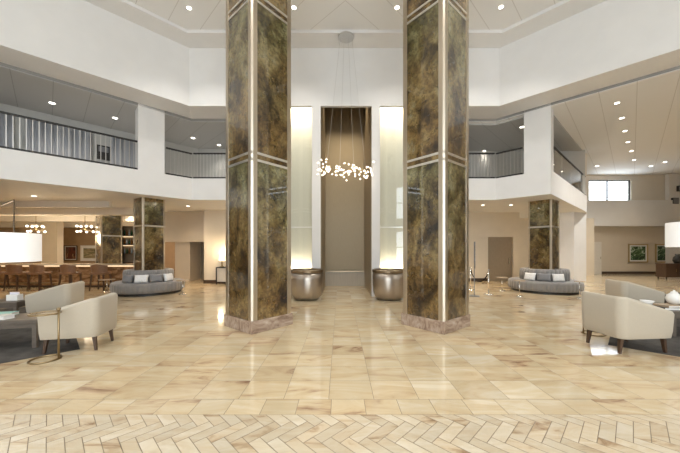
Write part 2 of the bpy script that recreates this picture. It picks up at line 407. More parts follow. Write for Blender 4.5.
# central block with niche and lit alcoves
YB, YN = 9.95, 12.8
nx0, nx1 = -.81, .928
ax0, ax1, bx0, bx1 = -2.35, -1.10, 1.205, 2.45
struct('wall_pilaster_left', bbox(ax1, nx0, 9.9, YN+.2, 0, 6.449), WALL_W)
struct('wall_pilaster_right', bbox(nx1, bx0, 9.9, YN+.2, 0, 6.449), WALL_W)
struct('wall_niche_back', bbox(nx0, nx1, YN, YN+.2, 0, 8.3), NICHEBR)
for j_, (x0, x1) in enumerate(((ax1, nx0), (nx1, bx0))): struct('wall_niche_cheek_%s' % ('left', 'right')[j_], bbox(x0, x1, 10.05, YN+.2, 6.449, 8.3), WALL_W)
struct('trim_8', bbox(nx0, nx0+.02, YB+.0, YN, 0, 8.3), NICHEBR)
struct('trim_9', bbox(nx1-.02, nx1, YB+.0, YN, 0, 8.3), NICHEBR)
struct('trim_10', bbox(nx0, nx1, YN-.12, YN, 0, .6), BASEPANEL)
struct('trim_11', bbox(nx0-.02, nx1+.02, YN-.14, YN, .6, .64), BRONZE)
struct('wall_alcove_left', bbox(ax0, ax1, YB+.45, YB+.6, 0, 7.2), ALCOVE)
struct('wall_alcove_right', bbox(bx0, bx1, YB+.45, YB+.6, 0, 7.2), ALCOVE)
struct('wall_core_left', bbox(-2.92, ax0, YB, 14.6, 0, 6.5), WALL_W)
struct('wall_core_right', bbox(bx1, 2.92, YB, 14.6, 0, 6.5), WALL_W)
struct('ceiling_niche', bbox(-2.92, 2.92, 10.03, 14.6, 8.3, 8.45), WALL_W)
for j_, (x0, x1) in enumerate(((ax0, ax1), (bx0, bx1))): struct('ceiling_alcove_%s' % ('left', 'right')[j_], bbox(x0, x1, 10.03, YB+.6, 7.2, 7.3), WALL_W)
k = 1
for x0, x1 in ((ax0, ax1), (bx0, bx1)):
    w = struct('window_%d' % k, bbox(x0, x1, YB+.03, YB+.045, 0, 6.45), GLASSREFL)
    link('transom', bbox(x0, x1, YB+.0, YB+.03, 2.33, 2.36), SILVER, w)
    k += 1
    struct('trim_%d' % (10+k), bbox(x0+.02, x1-.02, YB+.12, YB+.2, 6.70, 6.78), COVE)
    struct('trim_%d' % (12+k), bbox(x0+.02, x1-.02, YB+.30, YB+.40, .80, .84), COVE)

# ground-floor walls
YG = 14.6
def gx(px, Y): return (px-PX0)/F*Y+CX
xa, xb, xc, xd = gx(163, YG), gx(175, YG), gx(204, YG), gx(240, YG)
struct('wall_ground_left', bbox(gx(204, 13.6), -2.92, 13.6, 13.8, 0, ZS0), WALL_C)
struct('wall_ground_side', bbox(gx(204, 13.6), gx(204, 13.6)+.2, 13.8, 15.9, 0, ZS0), WALL_C)
struct('wall_recess_head', bbox(xa-.3, gx(204, 13.6), 14.4, 14.6, 1.95, ZS0), WALL_C)
struct('wall_recess_jamb', bbox(xb-.0, xb+.75, 14.6, 15.8, 0, ZS0), WALL_C)
struct('door_1', bbox(xb+.75, gx(204, 13.6)+.1, 15.7, 15.8, 0, ZS0), DOORM)
struct('wall_passage', bbox(-11.5, xb, 17.5, 17.7, 0, ZS0), WALL_BR)
struct('baseboard_left', bbox(gx(204, 13.6)-.02, -2.92, 13.58, 13.6, 0, .16), DARKBASE)
# right ground wall with door
dx0, dx1 = gx(488, YG), gx(513, YG)
struct('wall_ground_right', bbox(2.92, dx0, YG, YG+.2, 0, ZS0), WALL_C)
struct('wall_ground_beside_door', bbox(dx1, gx(519.5, YG), YG, YG+.2, 0, ZS0), WALL_C)
struct('wall_ground_over_door', bbox(dx0, dx1, YG, YG+.2, 2.2, ZS0), WALL_C)
d = struct('door_2', bbox(dx0, dx1, YG+.1, YG+.16, 0, 2.2), DOORM)
link('door_handle', bbox(dx1-.16, dx1-.12, YG+.04, YG+.1, .85, 1.15), CHROME, d)
struct('wall_passage_right', bbox(gx(519, 17), 15.0, 17.4, 17.6, 0, ZS0), WALL_C)
struct('wall_ground_end', bbox(gx(555, 15.2), gx(571, 15.2), 15.2, 15.4, 0, ZS0), WALL_C)
struct('baseboard_right', bbox(2.92, dx0-.02, YG-.02, YG, 0, .14), DARKBASE)
struct('wall_pier_ground', prism_bm([(11.35, 14.35), (12.25, 14.7), (12.0, 15.4), (11.1, 15.05)], 0, ZS0), WALL_W)
# right hall
YH = 18.7
wx0, wx1, wz0, wz1 = gx(589, YH), gx(631, YH), CH+(249-201)/F*YH, CH+(249-180)/F*YH
struct('wall_hall_lower', bbox(2.9, 25.2, YH, YH+.25, 0, 3.15), HALLTAN)
struct('wall_hall_band', bbox(15.2, 25.2, YH-.35, YH+.25, 3.05, wz0), WALL_W)
struct('wall_hall_left', bbox(2.9, wx0, YH, YH+.25, wz0, ZM), WALL_HALL)
struct('wall_hall_right', bbox(wx1, 25.2, YH, YH+.25, wz0, ZM), WALL_HALL)
struct('wall_hall_top', bbox(wx0, wx1, YH, YH+.25, wz1, ZM), WALL_HALL)
w = struct('window_3', bbox(wx0, wx1, YH+.1, YH+.11, wz0, wz1), GLASS)
fb = bmesh.new()
for x in (wx0, (wx0*.55+wx1*.45), wx1-.06): box(fb, x, x+.06, YH+.06, YH+.14, wz0, wz1)
box(fb, wx0, wx1, YH+.06, YH+.14, wz0, wz0+.06); box(fb, wx0, wx1, YH+.06, YH+.14, wz1-.06, wz1)
link('window_frame', fb, BLACK, w)
struct('baseboard_hall', bbox(12.2, 25, YH-.03, YH, 0, .16), DARKBASE)
struct('wall_hall_pier', bbox(gx(669, 18.45), 25, 18.45, 18.68, 0, ZM), WALL_W)
d = struct('door_3', bbox(gx(591, YH), gx(601, YH), YH-.04, YH, 0, 2.05), WHITEDOOR)
link('door_handle', bbox(gx(600, YH)-.03, gx(600, YH), YH-.08, YH-.04, .95, 1.1), CHROME, d)
# dining room behind the bar
struct('wall_dining_back', bbox(-25, -2.9, 20.4, 20.6, 0, ZS0), WALL_BR)
struct('wall_dining_pier', bbox(gx(41, 17), gx(57, 17), 17, 17.4, 0, ZS0), WALL_C)
struct('wall_dining_niche', bbox(gx(20, 19), gx(41, 19), 19, 19.2, 0, ZS0), WALL_BR)
i = 20
for (x0, x1, y0, y1, z) in ((-25, -9.3, 12.9, 13.4, 3.12), (-25, -9.6, 15.2, 15.7, 3.05), (-25, -9.8, 18.0, 18.5, 2.95)):
    struct('trim_%d' % i, bbox(x0, x1, y0, y1, z, ZS0), SOFFIT); i += 1
    struct('trim_%d' % i, bbox(x0+.1, x1-.1, y1+.02, y1+.08, z+.1, z+.14), COVE); i += 1
struct('trim_30', bbox(-25, -9.0, 11.2, 11.35, 3.2, ZS0), SOFFIT)

# wall behind the camera, glazed
YW = -7.0
struct('wall_front_sill', bbox(-9.9, 9.9, YW-.2, YW, 0, .3), WALL_W)
struct('wall_front_head', bbox(-9.9, 9.9, YW-.2, YW, 7.3, 8.51), WALL_W)
for n_, (x0, x1) in (('left', (-9.9, -7.2)), ('right', (7.2, 9.9))):
    struct('wall_front_'+n_, bbox(x0, x1, YW-.2, YW, .3, 7.3), WALL_W)
struct('wall_front_mid', bbox(-7.2, 7.2, YW-.2, YW, 3.2, 4.4), WALL_W)
for j, (z0, z1) in enumerate(((.3, 3.2), (4.4, 7.3))):
    w = struct('window_%d' % (4+j), bbox(-7.2, 7.2, YW-.12, YW-.11, z0, z1), GLASS)
    fb = bmesh.new()
    for kx in range(7): box(fb, -7.2+kx*2.37-.05, -7.2+kx*2.37+.05, YW-.18, YW-.04, z0, z1)
    box(fb, -7.2, 7.2, YW-.18, YW-.04, (z0+z1)/2-.04, (z0+z1)/2+.04)
    link('window_frame', fb, BLACK, w)

# ------------------------------------------------------------------ MIRRORED COLUMNS
def mirrored_column(name, label, loc, rz, half, post, ztop, z_plinth, bands, plinth_half, trim_m, seed):
    t = thing(name, label, 'column', (loc[0], loc[1], 0), rz)
    if z_plinth:
        h = plinth_half
        link('plinth', bbox(-h, h, -h, h, 0, z_plinth), PLINTH, t, bevel=.012)
    z0 = z_plinth
    link('core', bbox(-half+.03, half-.03, -half+.03, half-.03, z0, ztop), BLACK, t)
    levels = [z0]+[z for b in bands for z in b]+[ztop]
    spans = [(levels[i], levels[i+1]) for i in range(0, len(levels), 2)]
    for kf in range(4):
        M = Matrix.Rotation(kf*PI/2, 4, 'Z')
        for si, (a, b) in enumerate(spans):
            bm = bbox(-half+post, half-post, -half, -half+.028, a, b, M=M)
            o = link('mirror_panel', bm, MIRROR, t); set_tile(o, seed*100+kf*10+si)
        pp = [(-half-.012, -half+post), (-half-.012, -half+.02), (-half+.02, -half-.012), (-half+post, -half-.012), (-half+post, -half+.029), (-half+.029, -half+post)]
        pp = [(M @ Vector((x, y, 0)))[:2] for x, y in pp]
        link('corner_trim', prism_bm(pp, z0, ztop), trim_m, t)
    for a, b in bands:
        w = .045; e = half+.010
        for z in (a, b-w):
            link('band', bbox(-e, e, -e, e, z, z+w), SILVER, t)
        bm = bbox(-half+.004, half-.004, -half+.004, half-.004, a+w, b-w)
        o = link('mirror_band', bm, MIRROR, t); set_tile(o, seed*100+77)
    return t
hs = .675/math.sqrt(2); hp = .715/math.sqrt(2)
bandsB = [(3.27, 3.45), (6.30, 6.48)]
mirrored_column('mirrored_column', 'tall lobby column of brown antique mirror, left of the central chandelier', (-1.86, 6.15), PI/4+math.radians(5), hs, .11, 8.51, .24, bandsB, hp, CHAMP, 1)
mirrored_column('mirrored_column', 'tall lobby column of brown antique mirror, right of the central chandelier', (1.86, 6.15), PI/4-math.radians(5), hs, .11, 8.51, .24, bandsB, hp, CHAMP, 5)
SL, SR = (-7.20, 10.80), (7.68, 11.22)
mirrored_column('mirrored_column', 'short mirror-clad column rising from the left round grey banquette', SL, PI/4+math.radians(11), .37, .05, ZS0, .0, [(2.4, 2.46)], 0, CHAMP, 11)
mirrored_column('mirrored_column', 'short mirror-clad column rising from the right round grey banquette', SR, -PI/4-math.radians(10), .38, .05, ZS0, .0, [(2.4, 2.46)], 0, CHAMP, 13)
mirrored_column('mirrored_column', 'mirror-clad column behind the far end of the bar', (gx(109, 14.2), 14.2), math.radians(52.7), .42, .06, ZS0, .0, [(2.2, 2.26)], 0, CHAMP, 15)

# ------------------------------------------------------------------ BALCONY RAILINGS
def railing(label, a, b, spacing=.12, glass=None):
    a = Vector((*a, 0)); b = Vector((*b, 0)); L = (b-a).length; ang = math.atan2(b.y-a.y, b.x-a.x)
    t = thing('balcony_railing', label, 'railing', (a.x, a.y, ZS1), ang)
    link('top_rail', bbox(0, L, -.03, .03, .93, .985), BLACK, t, bevel=.008)
    link('bottom_rail', bbox(0, L, -.035, .035, 0, .07), BLACK, t)
    if glass: link('glass_panel', bbox(.04, L-.04, -.006, .006, .07, .93), glass, t)
    n = int(L/spacing); k0 = None
    for i in range(n+1):
        x = .02+(L-.04)*i/n
        if k0 is None: k0 = link('picket', bbox(-.009, .009, -.009, .009, .07, .93), STEEL, t, loc=(x, 0, 0))
        else:
            c = k0.copy(); COL.objects.link(c); c.location = (x, 0, 0)
    return t
ins = .1
e_l = diag_pt(1.19, .98+ins, -1)
railing('long left balcony railing with dark handrail and thin steel pickets', diag_pt(5.0, .98+ins, -1), e_l)
railing('short angled railing just right of the white left balcony pier', diag_pt(.62, .98+ins, -1), (-5.73, 11.01))
railing('straight balcony railing partly behind the left mirrored lobby column', (-5.66, 10.98), (-2.95, 10.98))
railing('straight balcony railing partly behind the right mirrored lobby column', (2.95, 10.98), (5.66, 10.98))
railing('short angled railing just left of the white right balcony pier', (5.73, 11.01), diag_pt(.62, .98+ins, 1))
railing('dark glass balcony railing running back from the right white pier to the hall', (R0[0]+.22, R0[1]+.32), (R1[0]-.1, R1[1]-.02), 1.4, GLASSDARK)

# drapes and notice on the left mezzanine
def mez_pt(px, d):   # ray from camera hits the left diagonal plane offset by d
    kx = (px-PX0)/F; c = 15.155+1.414*d
    # -(X)+Y=c ; X = kx*Y+CX
    Y = (c+CX)/(1-kx); return (kx*Y+CX, Y)
def drape(px0, px1, label):
    d = .98+2.8
    a = Vector((*mez_pt(px0, d), 0)); b = Vector((*mez_pt(px1, d), 0)); L = (b-a).length
    bm = bmesh.new(); n = int(L*24); rows = []
    dirv = (b-a).normalized(); nor = Vector((dirv.y, -dirv.x, 0))
    for z in (ZS1+.03, 6.0):
        fr, bk = [], []
        for i in range(n+1):
            p = a+dirv*L*i/n; w = math.sin(i*PI/3)*.05
            fr.append(bm.verts.new((*(p+nor*(w+.01)).xy, z))); bk.append(bm.verts.new((*(p+nor*(w-.01)).xy, z)))
        rows.append((fr, bk))
    (f0, b0), (f1, b1) = rows
    for i in range(n):
        bm.faces.new((f0[i], f0[i+1], f1[i+1], f1[i])); bm.faces.new((b0[i+1], b0[i], b1[i], b1[i+1]))
        bm.faces.new((f0[i+1], f0[i], b0[i], b0[i+1])); bm.faces.new((f1[i], f1[i+1], b1[i+1], b1[i]))
    bm.faces.new((f0[0], f1[0], b1[0], b0[0])); bm.faces.new((f0[n], b0[n], b1[n], f1[n]))
    tag(link('drape', bm, DRAPE, smooth=True), label, 'curtain')
drape(-12, 13, 'pale drape at the far left of the left balcony')
drape(26, 92, 'wide pale pleated drape closing the middle of the left balcony')
drape(110, 136, 'narrow pale drape beside the white left balcony pier')
pa = mez_pt(103.5, .98+2.9)
t = thing('framed_notice', 'small dark framed notice on the left balcony wall', 'picture', (pa[0], pa[1], 5.05), PI/4)
link('frame', bbox(-.2, .2, -.03, .0, 0, .55), BLACK, t); link('sheet', bbox(-.15, .15, -.034, -.03, .30, .50), DGREYFAB, t)

# ------------------------------------------------------------------ DOWNLIGHTS
_dl = None
def downlight(px, py, z, label, group, r=.085, power=60, col=(1, .86, .68), ang=110, blend=.8):
    global _dl
    x, y, _ = at_height(px, py, z)
    if _dl is None:
        t = thing('recessed_downlight', label, 'downlight', (x, y, z), 0, group)
        link('trim_ring', lathe([(.85, -.001), (1.15, -.001), (1.15, -.06), (.95, -.10), (.85, -.06), (.85, -.001)], 20), WHITECER, t, smooth=False)
        link('lens', lathe([(0, -.03), (.86, -.03)], 20), LENS, t)
        _dl = t
    else: t = dup(_dl, (x, y, z), 0, label, group)
    t.scale = (r, r, r)
    if power:
        l = bpy.data.lights.new('downlight_or_fill_spot', 'SPOT'); l.energy = power; l.color = col; l.spot_size = math.radians(ang); l.spot_blend = blend; l.shadow_soft_size = .25
        o = bpy.data.objects.new('downlight_or_fill_spot', l); COL.objects.link(o); o.location = (x, y, z-.1)
g = 'downlights in the high lobby ceiling'
for px, py, lb in ((189, 8, 'recessed downlight in the high ceiling, left of the left tall column'), (294, 7.5, 'recessed high ceiling downlight touching the right edge of the left tall column'), (397, 7.5, 'recessed high ceiling downlight touching the left edge of the right tall column'), (501, 7, 'recessed downlight in the high ceiling, right of the right tall column')):
    downlight(px, py, 8.51, lb, g, .075, 260, (1, .96, .91))
g = 'downlights in the left balcony ceiling'
for px, py, lb in ((52, 103, 'left balcony downlight above the wide pleated drape'), (115, 118, 'left balcony downlight above the small dark notice'), (193, 138, 'left balcony downlight just right of the white pier'), (219, 145, 'left balcony downlight nearest the left tall column')):
    downlight(px, py, ZM-(.05 if 'right' in g else 0), lb, g, .09, 60, (1, .93, .84))
g = 'downlights in the right balcony ceiling'
for px, py, lb in ((484, 151, 'right balcony downlight nearest the right tall column'), (522, 127, 'right balcony downlight just left of the white pier')):
    downlight(px, py, ZM-(.05 if 'right' in g else 0), lb, g, .09, 60, (1, .93, .84))
g = 'downlights in the right hall ceiling'
names = ['first and nearest', 'second', 'third', 'fourth', 'fifth', 'sixth and farthest']
for i, (px, py) in enumerate(((617, 103), (622, 118), (625, 131), (628, 142), (631.5, 151), (634, 160))):
    downlight(px, py, ZM, '%s downlight of the long row in the right hall ceiling' % names[i], g, .08, 330, (1, .97, .92))
for px, py, lb in ((597, 166, 'hall ceiling downlight close to the balcony end wall'), (651, 166, 'hall ceiling downlight right of the clerestory window'), (665, 162, 'hall ceiling downlight over the far right white pier')):
    downlight(px, py, ZM, lb, g, .10, 70)
g = 'downlights under the left balcony'
for px, py, lb in ((34, 196, 'nearer of two downlights under the left balcony, over the white drum shade'), (33, 203, 'farther of two downlights under the left balcony, over the white drum shade'), (188, 206, 'downlight under the left balcony beside the left tall column')):
    downlight(px, py, ZS0, lb, g, .08, 130, (1, .80, .56))
g = 'downlights under the right balcony'
for px, py, lb in ((483, 205, 'downlight under the right balcony beside the right tall column'), (511, 205, 'downlight under the right balcony above the taupe door')):
    downlight(px, py, ZS0, lb, g, .08, 130, (1, .80, .56))

# ------------------------------------------------------------------ BOWLS
def bowl(label, loc):
    t = thing('planter_bowl', label, 'planter', loc)
    prof = [(0, 0), (.34, 0), (.40, .03), (.465, .12), (.505, .25), (.53, .45), (.532, .65), (.525, .86), (.515, .86), (.50, .60), (.0, .60)]
    link('bowl_body', lathe(prof, 48), pm('bronze_bowl', (.50, .445, .39), .33, 1., noise=.05, nscale=4), t, smooth=True)
    link('rim', lathe([(.52, .86), (.535, .865), (.54, .93), (.525, .955), (.49, .955), (.485, .90), (.52, .86)], 48), BRONZE, t)
bowl('big round bronze planter bowl on the floor left of the central niche', (-1.22, 9.34, 0))
bowl('big round bronze planter bowl on the floor right of the central niche', (1.42, 9.34, 0))

# ------------------------------------------------------------------ CENTRAL CHANDELIER
cx, cy, cz = at_depth(346, 170, 9.35)
t = thing('starburst_chandelier', 'wide cluster chandelier of tiny glowing bulbs in front of the brown niche', 'chandelier', (cx, cy, cz))
link('ceiling_canopy', lathe([(0, 8.40-cz), (.25, 8.40-cz), (.25, 8.36-cz), (0, 8.35-cz)], 24), STEEL, t)
for dx in (-.62, -.2, .25, .62):
    link('suspension_wire', tubeb([(dx, 0, .1), (dx*.3, 0, 8.37-cz)], .004, 5), STEEL, t)
bm = bmesh.new(); rnd = random.Random(3)
spine = [Vector((-.84+.12*i, rnd.uniform(-.28, .28), rnd.uniform(-.09, .09))) for i in range(15)]
tube(bm, spine, .008, 6); tips = []
for i, p in enumerate(spine):
    for j in range(6):
        d = Vector((rnd.gauss(0, 1), rnd.gauss(0, 1), rnd.gauss(0, .8))).normalized()*rnd.uniform(.10, .30)
        if abs(p.x+d.x) > .92: d.x *= -1
        tube(bm, [p, p+d], .005, 5); tips.append(p+d)
link('branch_frame', bm, BRASS, t)
b0 = None
for p in tips:
    if b0 is None: b0 = link('bulb', sphere_bm(.0105, 10, 6), BULB, t, loc=p, smooth=True)
    else:
        c = b0.copy(); COL.objects.link(c); c.location = p

# ------------------------------------------------------------------ ARMCHAIRS
def make_armchair(label):
    t = thing('armchair', label, 'armchair', group=None)
    Lx, Ly, r = .42, .37, .12; th = .085
    def plan(off_):
        pts = []
        lx, ly, rr = Lx-off_, Ly-off_, max(.05, r-off_)
        for i in range(9): pts.append((Lx-(Lx+lx-rr)*i/8, -ly))
        for i in range(1, 9):
            a = -PI/2-(PI/2)*i/8; pts.append((-lx+rr+rr*math.cos(a), -ly+rr+rr*math.sin(a)))
        for i in range(1, 5): pts.append((-lx, -ly+rr+(ly-rr)*i/4))
        return pts+[(x, -y) for x, y in pts[-2::-1]]
    def top(x):
        k = min(1, max(0, (x+.30)/.72)); return .87-.225*k
    po, pi, pt = plan(0), plan(th), plan(th*.5)
    bm = bmesh.new(); rows = []
    for (xo, yo), (xi, yi), (xt, yt) in zip(po, pi, pt):
        z = top(xo); f = .94
        rows.append([bm.verts.new(v) for v in ((xi*f, yi*f, .24), (xo*f, yo*f, .235), (xo*.97, yo*.97, .34), (xo, yo, z-.04), (xo*.4+xt*.6, yo*.4+yt*.6, z), (xi*.4+xt*.6, yi*.4+yt*.6, z), (xi, yi, z-.04), (xi, yi, .36))])
    n = 8
    for a, b in zip(rows, rows[1:]):
        for k in range(n): bm.faces.new((a[k], a[(k+1) % n], b[(k+1) % n], b[k]))
    bm.faces.new(rows[0]); bm.faces.new(rows[-1][::-1])
    link('upholstered_shell', bm, CREAMFAB, t, smooth=True, bevel=.008)
    link('seat_base', bbox(-.30, .385, -.285, .285, .235, .34), CREAMFAB, t, bevel=.02)
    link('seat_cushion', bbox(-.31, .42, -.283, .283, .33, .45), CREAMSEAT, t, bevel=.045, seg=4)
    for sx, sy in ((.35, .27), (.35, -.27), (-.31, .25), (-.31, -.25)):
        link('leg', taper_leg(sx, sy, 0, .245, .027, .016, .03*(1 if sx > 0 else -1), .01*(1 if sy > 0 else -1)), WALNUT, t)
    return t
gc = 'cream barrel armchairs'
ch = make_armchair('nearer cream barrel armchair on the left, beside the round brass side table')
ch.location = (-4.36, 4.77, .0065); ch.rotation_euler = (0, 0, math.radians(193)); ch.scale = (.93, .93, .95); ch['group'] = gc
dup(ch, (-6.55, 6.62, .007), math.radians(196), 'farther cream barrel armchair on the left, before the bar stools', gc)
dup(ch, (4.44, 4.74, .0065), math.radians(5), 'nearer cream barrel armchair on the right, standing at the dark rug corner', gc).scale = (1.04, 1, 1)
dup(ch, (6.80, 6.95, .007), math.radians(-12), 'farther cream barrel armchair on the right, half hidden behind the nearer one', gc).scale = (.95, .95, .97)

# ------------------------------------------------------------------ RUGS
def rug(label, corner, s):
    c = Vector((*corner, 0)); e1 = Vector((s*.71, .71, 0)); e2 = Vector((s*.71, -.71, 0))
    pts = [c, c+e1*5.6, c+e1*5.6+e2*3.2, c+e2*3.2]
    tag(link('area_rug', prism_bm([p.xy for p in pts], .0005, .0055), RUG), label, 'rug')
rug('charcoal area rug under the left lounge chairs', (-4.30, 4.66), -1)
rug('charcoal area rug under the right lounge chairs', (4.33, 4.88), 1)

# ------------------------------------------------------------------ SIDE TABLES
def ring_table(label, loc, post_ang, group):
    t = thing('side_table', label, 'side table', (loc[0], loc[1], 0), 0, group)
    R = .17
    link('base_ring', tubeb([(R*math.cos(2*PI*i/40), R*math.sin(2*PI*i/40), .013) for i in range(40)], .012, 8, True), BRASS, t, smooth=True)
    px_, py_ = R*math.cos(post_ang), R*math.sin(post_ang)
    link('post', tubeb([(px_, py_, .01), (px_, py_, .72)], .013, 10), BRASS, t, smooth=True)
    link('finial', sphere_bm(.028, 12, 8, (px_, py_, .73), (1, 1, .9)), BRASS, t, smooth=True)
    link('top_bracket', tubeb([(px_, py_, .655), (-px_*.6, -py_*.6, .655)], .009, 8), BRASS, t)
    link('glass_top', lathe([(0, .665), (R-.01, .665), (R-.01, .677), (0, .677)], 36), GLASS, t)
    link('top_rim', tubeb([(R*math.cos(2*PI*i/40), R*math.sin(2*PI*i/40), .671) for i in range(40)], .010, 8, True), BRASS, t, smooth=True)
ring_table('slender brass side table with ring base beside the left cream armchair', (-4.40, 4.21), .15, 'brass ring side tables')
ring_table('slender brass side table with ring base behind the right cream armchair', (4.62, 5.50), PI-.1, 'brass ring side tables')

def coffee_table(label, loc, rz, L, W, h=.46):
    t = thing('coffee_table', label, 'table', (loc[0], loc[1], .012), rz)
    link('tabletop', bbox(-L/2, L/2, -W/2, W/2, h-.06, h), GREYWOOD, t, bevel=.004)
    link('apron', bbox(-L/2+.02, L/2-.02, -W/2+.02, W/2-.02, h-.13, h-.06), GREYWOOD, t)
    for sx in (-1, 1):
        for sy in (-1, 1):
            link('leg', bbox(sx*(L/2-.045)-.028, sx*(L/2-.045)+.028, sy*(W/2-.045)-.028, sy*(W/2-.045)+.028, 0, h-.06), GREYWOOD, t)
    return t
tl1 = (-5.74, 4.80); tl2 = (-7.82, 6.35); tr1 = (6.62, 5.55); tr2 = (8.05, 6.9)
coffee_table('grey-washed wooden table at the left edge, nearest the camera on the left rug', tl1, math.radians(15), 1.35, .62)
coffee_table('grey-washed wooden table before the bar stools, left of the farther armchair', tl2, math.radians(12), 1.5, .62)
coffee_table('grey wooden table at the right edge carrying the white vase', tr1, math.radians(-10), 1.4, .8)
coffee_table('grey wooden table behind the white vase, right of the farther armchair', tr2, math.radians(-10), 1.4, .7)

def book(label, loc, rz, w, d, h, cover):
    t = thing('book', label, 'book', loc, rz)
    bm = bmesh.new()
    box(bm, -w/2, w/2, -d/2, d/2, 0, .004); box(bm, -w/2, w/2, -d/2, d/2, h-.004, h); box(bm, -w/2, -w/2+.004, -d/2, d/2, .004, h-.004)
    link('cover', bm, cover, t); link('pages', bbox(-w/2+.006, w/2-.008, -d/2+.006, d/2-.006, .004, h-.004), WHITECER, t)
TEAL = pm('teal_cover', (.25, .50, .46), .5); INK = pm('black_cover', (.03, .03, .035), .4); TAN = pm('tan_cover', (.42, .32, .22), .5); LILAC = pm('lilac_card', (.70, .68, .75), .6)
zt = .473
book('teal book lying on the nearest left grey table', (-5.86, 4.92, zt), .3, .34, .26, .05, TEAL)
book('white-covered small book beside the teal book on the left table', (-5.58, 4.73, zt), -.2, .2, .15, .06, WHITECER)
t = thing('menu_box', 'white and lilac menu box standing on the farther left grey table', 'box', (-7.30, 6.42, zt), .1)
link('box_body', bbox(-.11, .11, -.07, .07, 0, .13), WHITECER, t, bevel=.006)
link('card', bbox(-.09, .09, -.01, .01, .13, .18), LILAC, t)
for i, (dx, lb) in enumerate(((-.19, 'small clear glass left of the lilac menu box'), (.2, 'small clear glass right of the lilac menu box'))):
    t = tag(link('drinking_glass', lathe([(0, 0), (.03, 0), (.036, .11), (.033, .11), (.027, .008), (0, .008)], 16), GLASS, loc=(-7.3+dx, 6.45, zt)), lb, 'glass')
x, y = floor_at(38, 327.5)
t = thing('candle_lantern', 'small glowing glass candle lantern on the left rug behind the brass table', 'lantern', (x, y, .012))
link('glass_cylinder', lathe([(0, 0), (.09, 0), (.09, .18), (.084, .18), (.084, .008), (0, .008)], 20), GLASS, t)
link('candle', lathe([(0, .01), (.05, .01), (.05, .13), (0, .13)], 16), emis('candle_wax', (1, .86, .62), 1.6), t)

# right table items
book('black book lying under the white vase', (6.05, 5.50, zt), -.1, .42, .3, .045, INK)
book('tan book stacked on the black book under the vase', (6.06, 5.50, zt+.045), .05, .36, .26, .035, TAN)
t = thing('white_vase', 'round white ceramic vase on books at the right edge', 'vase', (6.20, 5.55, zt+.08))
link('vase_body', lathe([(0, 0), (.06, 0), (.105, .05), (.12, .11), (.10, .17), (.05, .215), (0, .22)], 28), WHITECER, t, smooth=True)
link('lid', lathe([(0, .21), (.052, .212), (.045, .235), (.015, .245), (.018, .262), (0, .27)], 20), WHITECER, t, smooth=True)
t = tag(link('bowl', lathe([(0, 0), (.05, 0), (.11, .10), (.10, .10), (.045, .012), (0, .012)], 24), WHITECER, loc=(5.98, 5.83, zt), smooth=True), 'small white bowl left of the white vase on the right table', 'bowl')
book('dark book lying on the farther right grey table', (7.72, 6.78, zt), .1, .5, .34, .05, INK)
bm = bmesh.new()
for i in range(7):
    a = i*.9
    tube(bm, [(.05*i-.17, .03*math.cos(a), .02+.02*math.sin(a)**2), (.05*i-.13, .05*math.cos(a+1), .05), (.05*i-.08, .03*math.cos(a+.9), .03)], .018, 7)
tag(link('table_sculpture', bm, BLACK, loc=(7.78, 6.78, zt+.05), smooth=True), 'dark knotted table sculpture on the farther right grey table', 'sculpture')

# ------------------------------------------------------------------ ARC LAMPS
def arc_lamp(label, shade_c, R, h, mast, joint):
    t = thing('arc_floor_lamp', label, 'floor lamp', (mast[0], mast[1], 0))
    o = Vector((mast[0], mast[1], 0)); sc = Vector(shade_c)-o; jt = Vector(joint)-o
    link('base', lathe([(0, 0), (.22, 0), (.22, .025), (.03, .035), (0, .035)], 28), BRONZE, t)
    link('mast', tubeb([(0, 0, .03), (0, 0, jt.z-.75)], .016, 8), DARKMET, t)
    link('arm', tubeb([(0, 0, jt.z-.75), jt*.5+Vector((0, 0, (jt.z-.75)*.5)), jt], .014, 8), DARKMET, t)
    link('drop_rod', tubeb([jt, (jt.x, jt.y, sc.z+h*.2)], .010, 8), DARKMET, t)
    link('lamp_shade', lathe([(R, -h/2), (R, h/2), (R-.006, h/2), (R-.006, -h/2), (R, -h/2)], 48, c=sc), SHADE, t, smooth=False)
    link('diffuser', lathe([(0, -h/2+.02), (R-.006, -h/2+.02)], 40, c=sc), SHADE, t)
    bm = bmesh.new()
    for k in range(3): tube(bm, [sc+Vector((0, 0, h*.2)), sc+Vector((R*math.cos(k*2.094), R*math.sin(k*2.094), h*.45))], .005, 5)
    link('shade_spider', bm, BRONZE, t)
    l = bpy.data.lights.new('shade_glow', 'POINT'); l.energy = 25; l.color = (1, .92, .8); l.shadow_soft_size = .12
    q = bpy.data.objects.new('shade_glow', l); COL.objects.link(q); q.location = Vector(shade_c)+Vector((0, 0, .05))
YL = 5.2
sx, sy, sz = at_depth(5, 247.5, YL)
jx, jy, jz = at_depth(17, 200, YL)
arc_lamp('arched floor lamp with wide white drum shade over the left lounge', (sx, sy, sz), .46, 28.5/F*YL, (sx-1.5, sy-.1), (sx+.16, sy, jz))
YR = 6.2
sx, sy, sz = at_depth(700, 234.5, YR)
arc_lamp('arched floor lamp with white drum shade at the right edge', (sx, sy, sz), .50, 25/F*YR, (sx+1.4, sy+.1), (sx, sy, sz+.7))

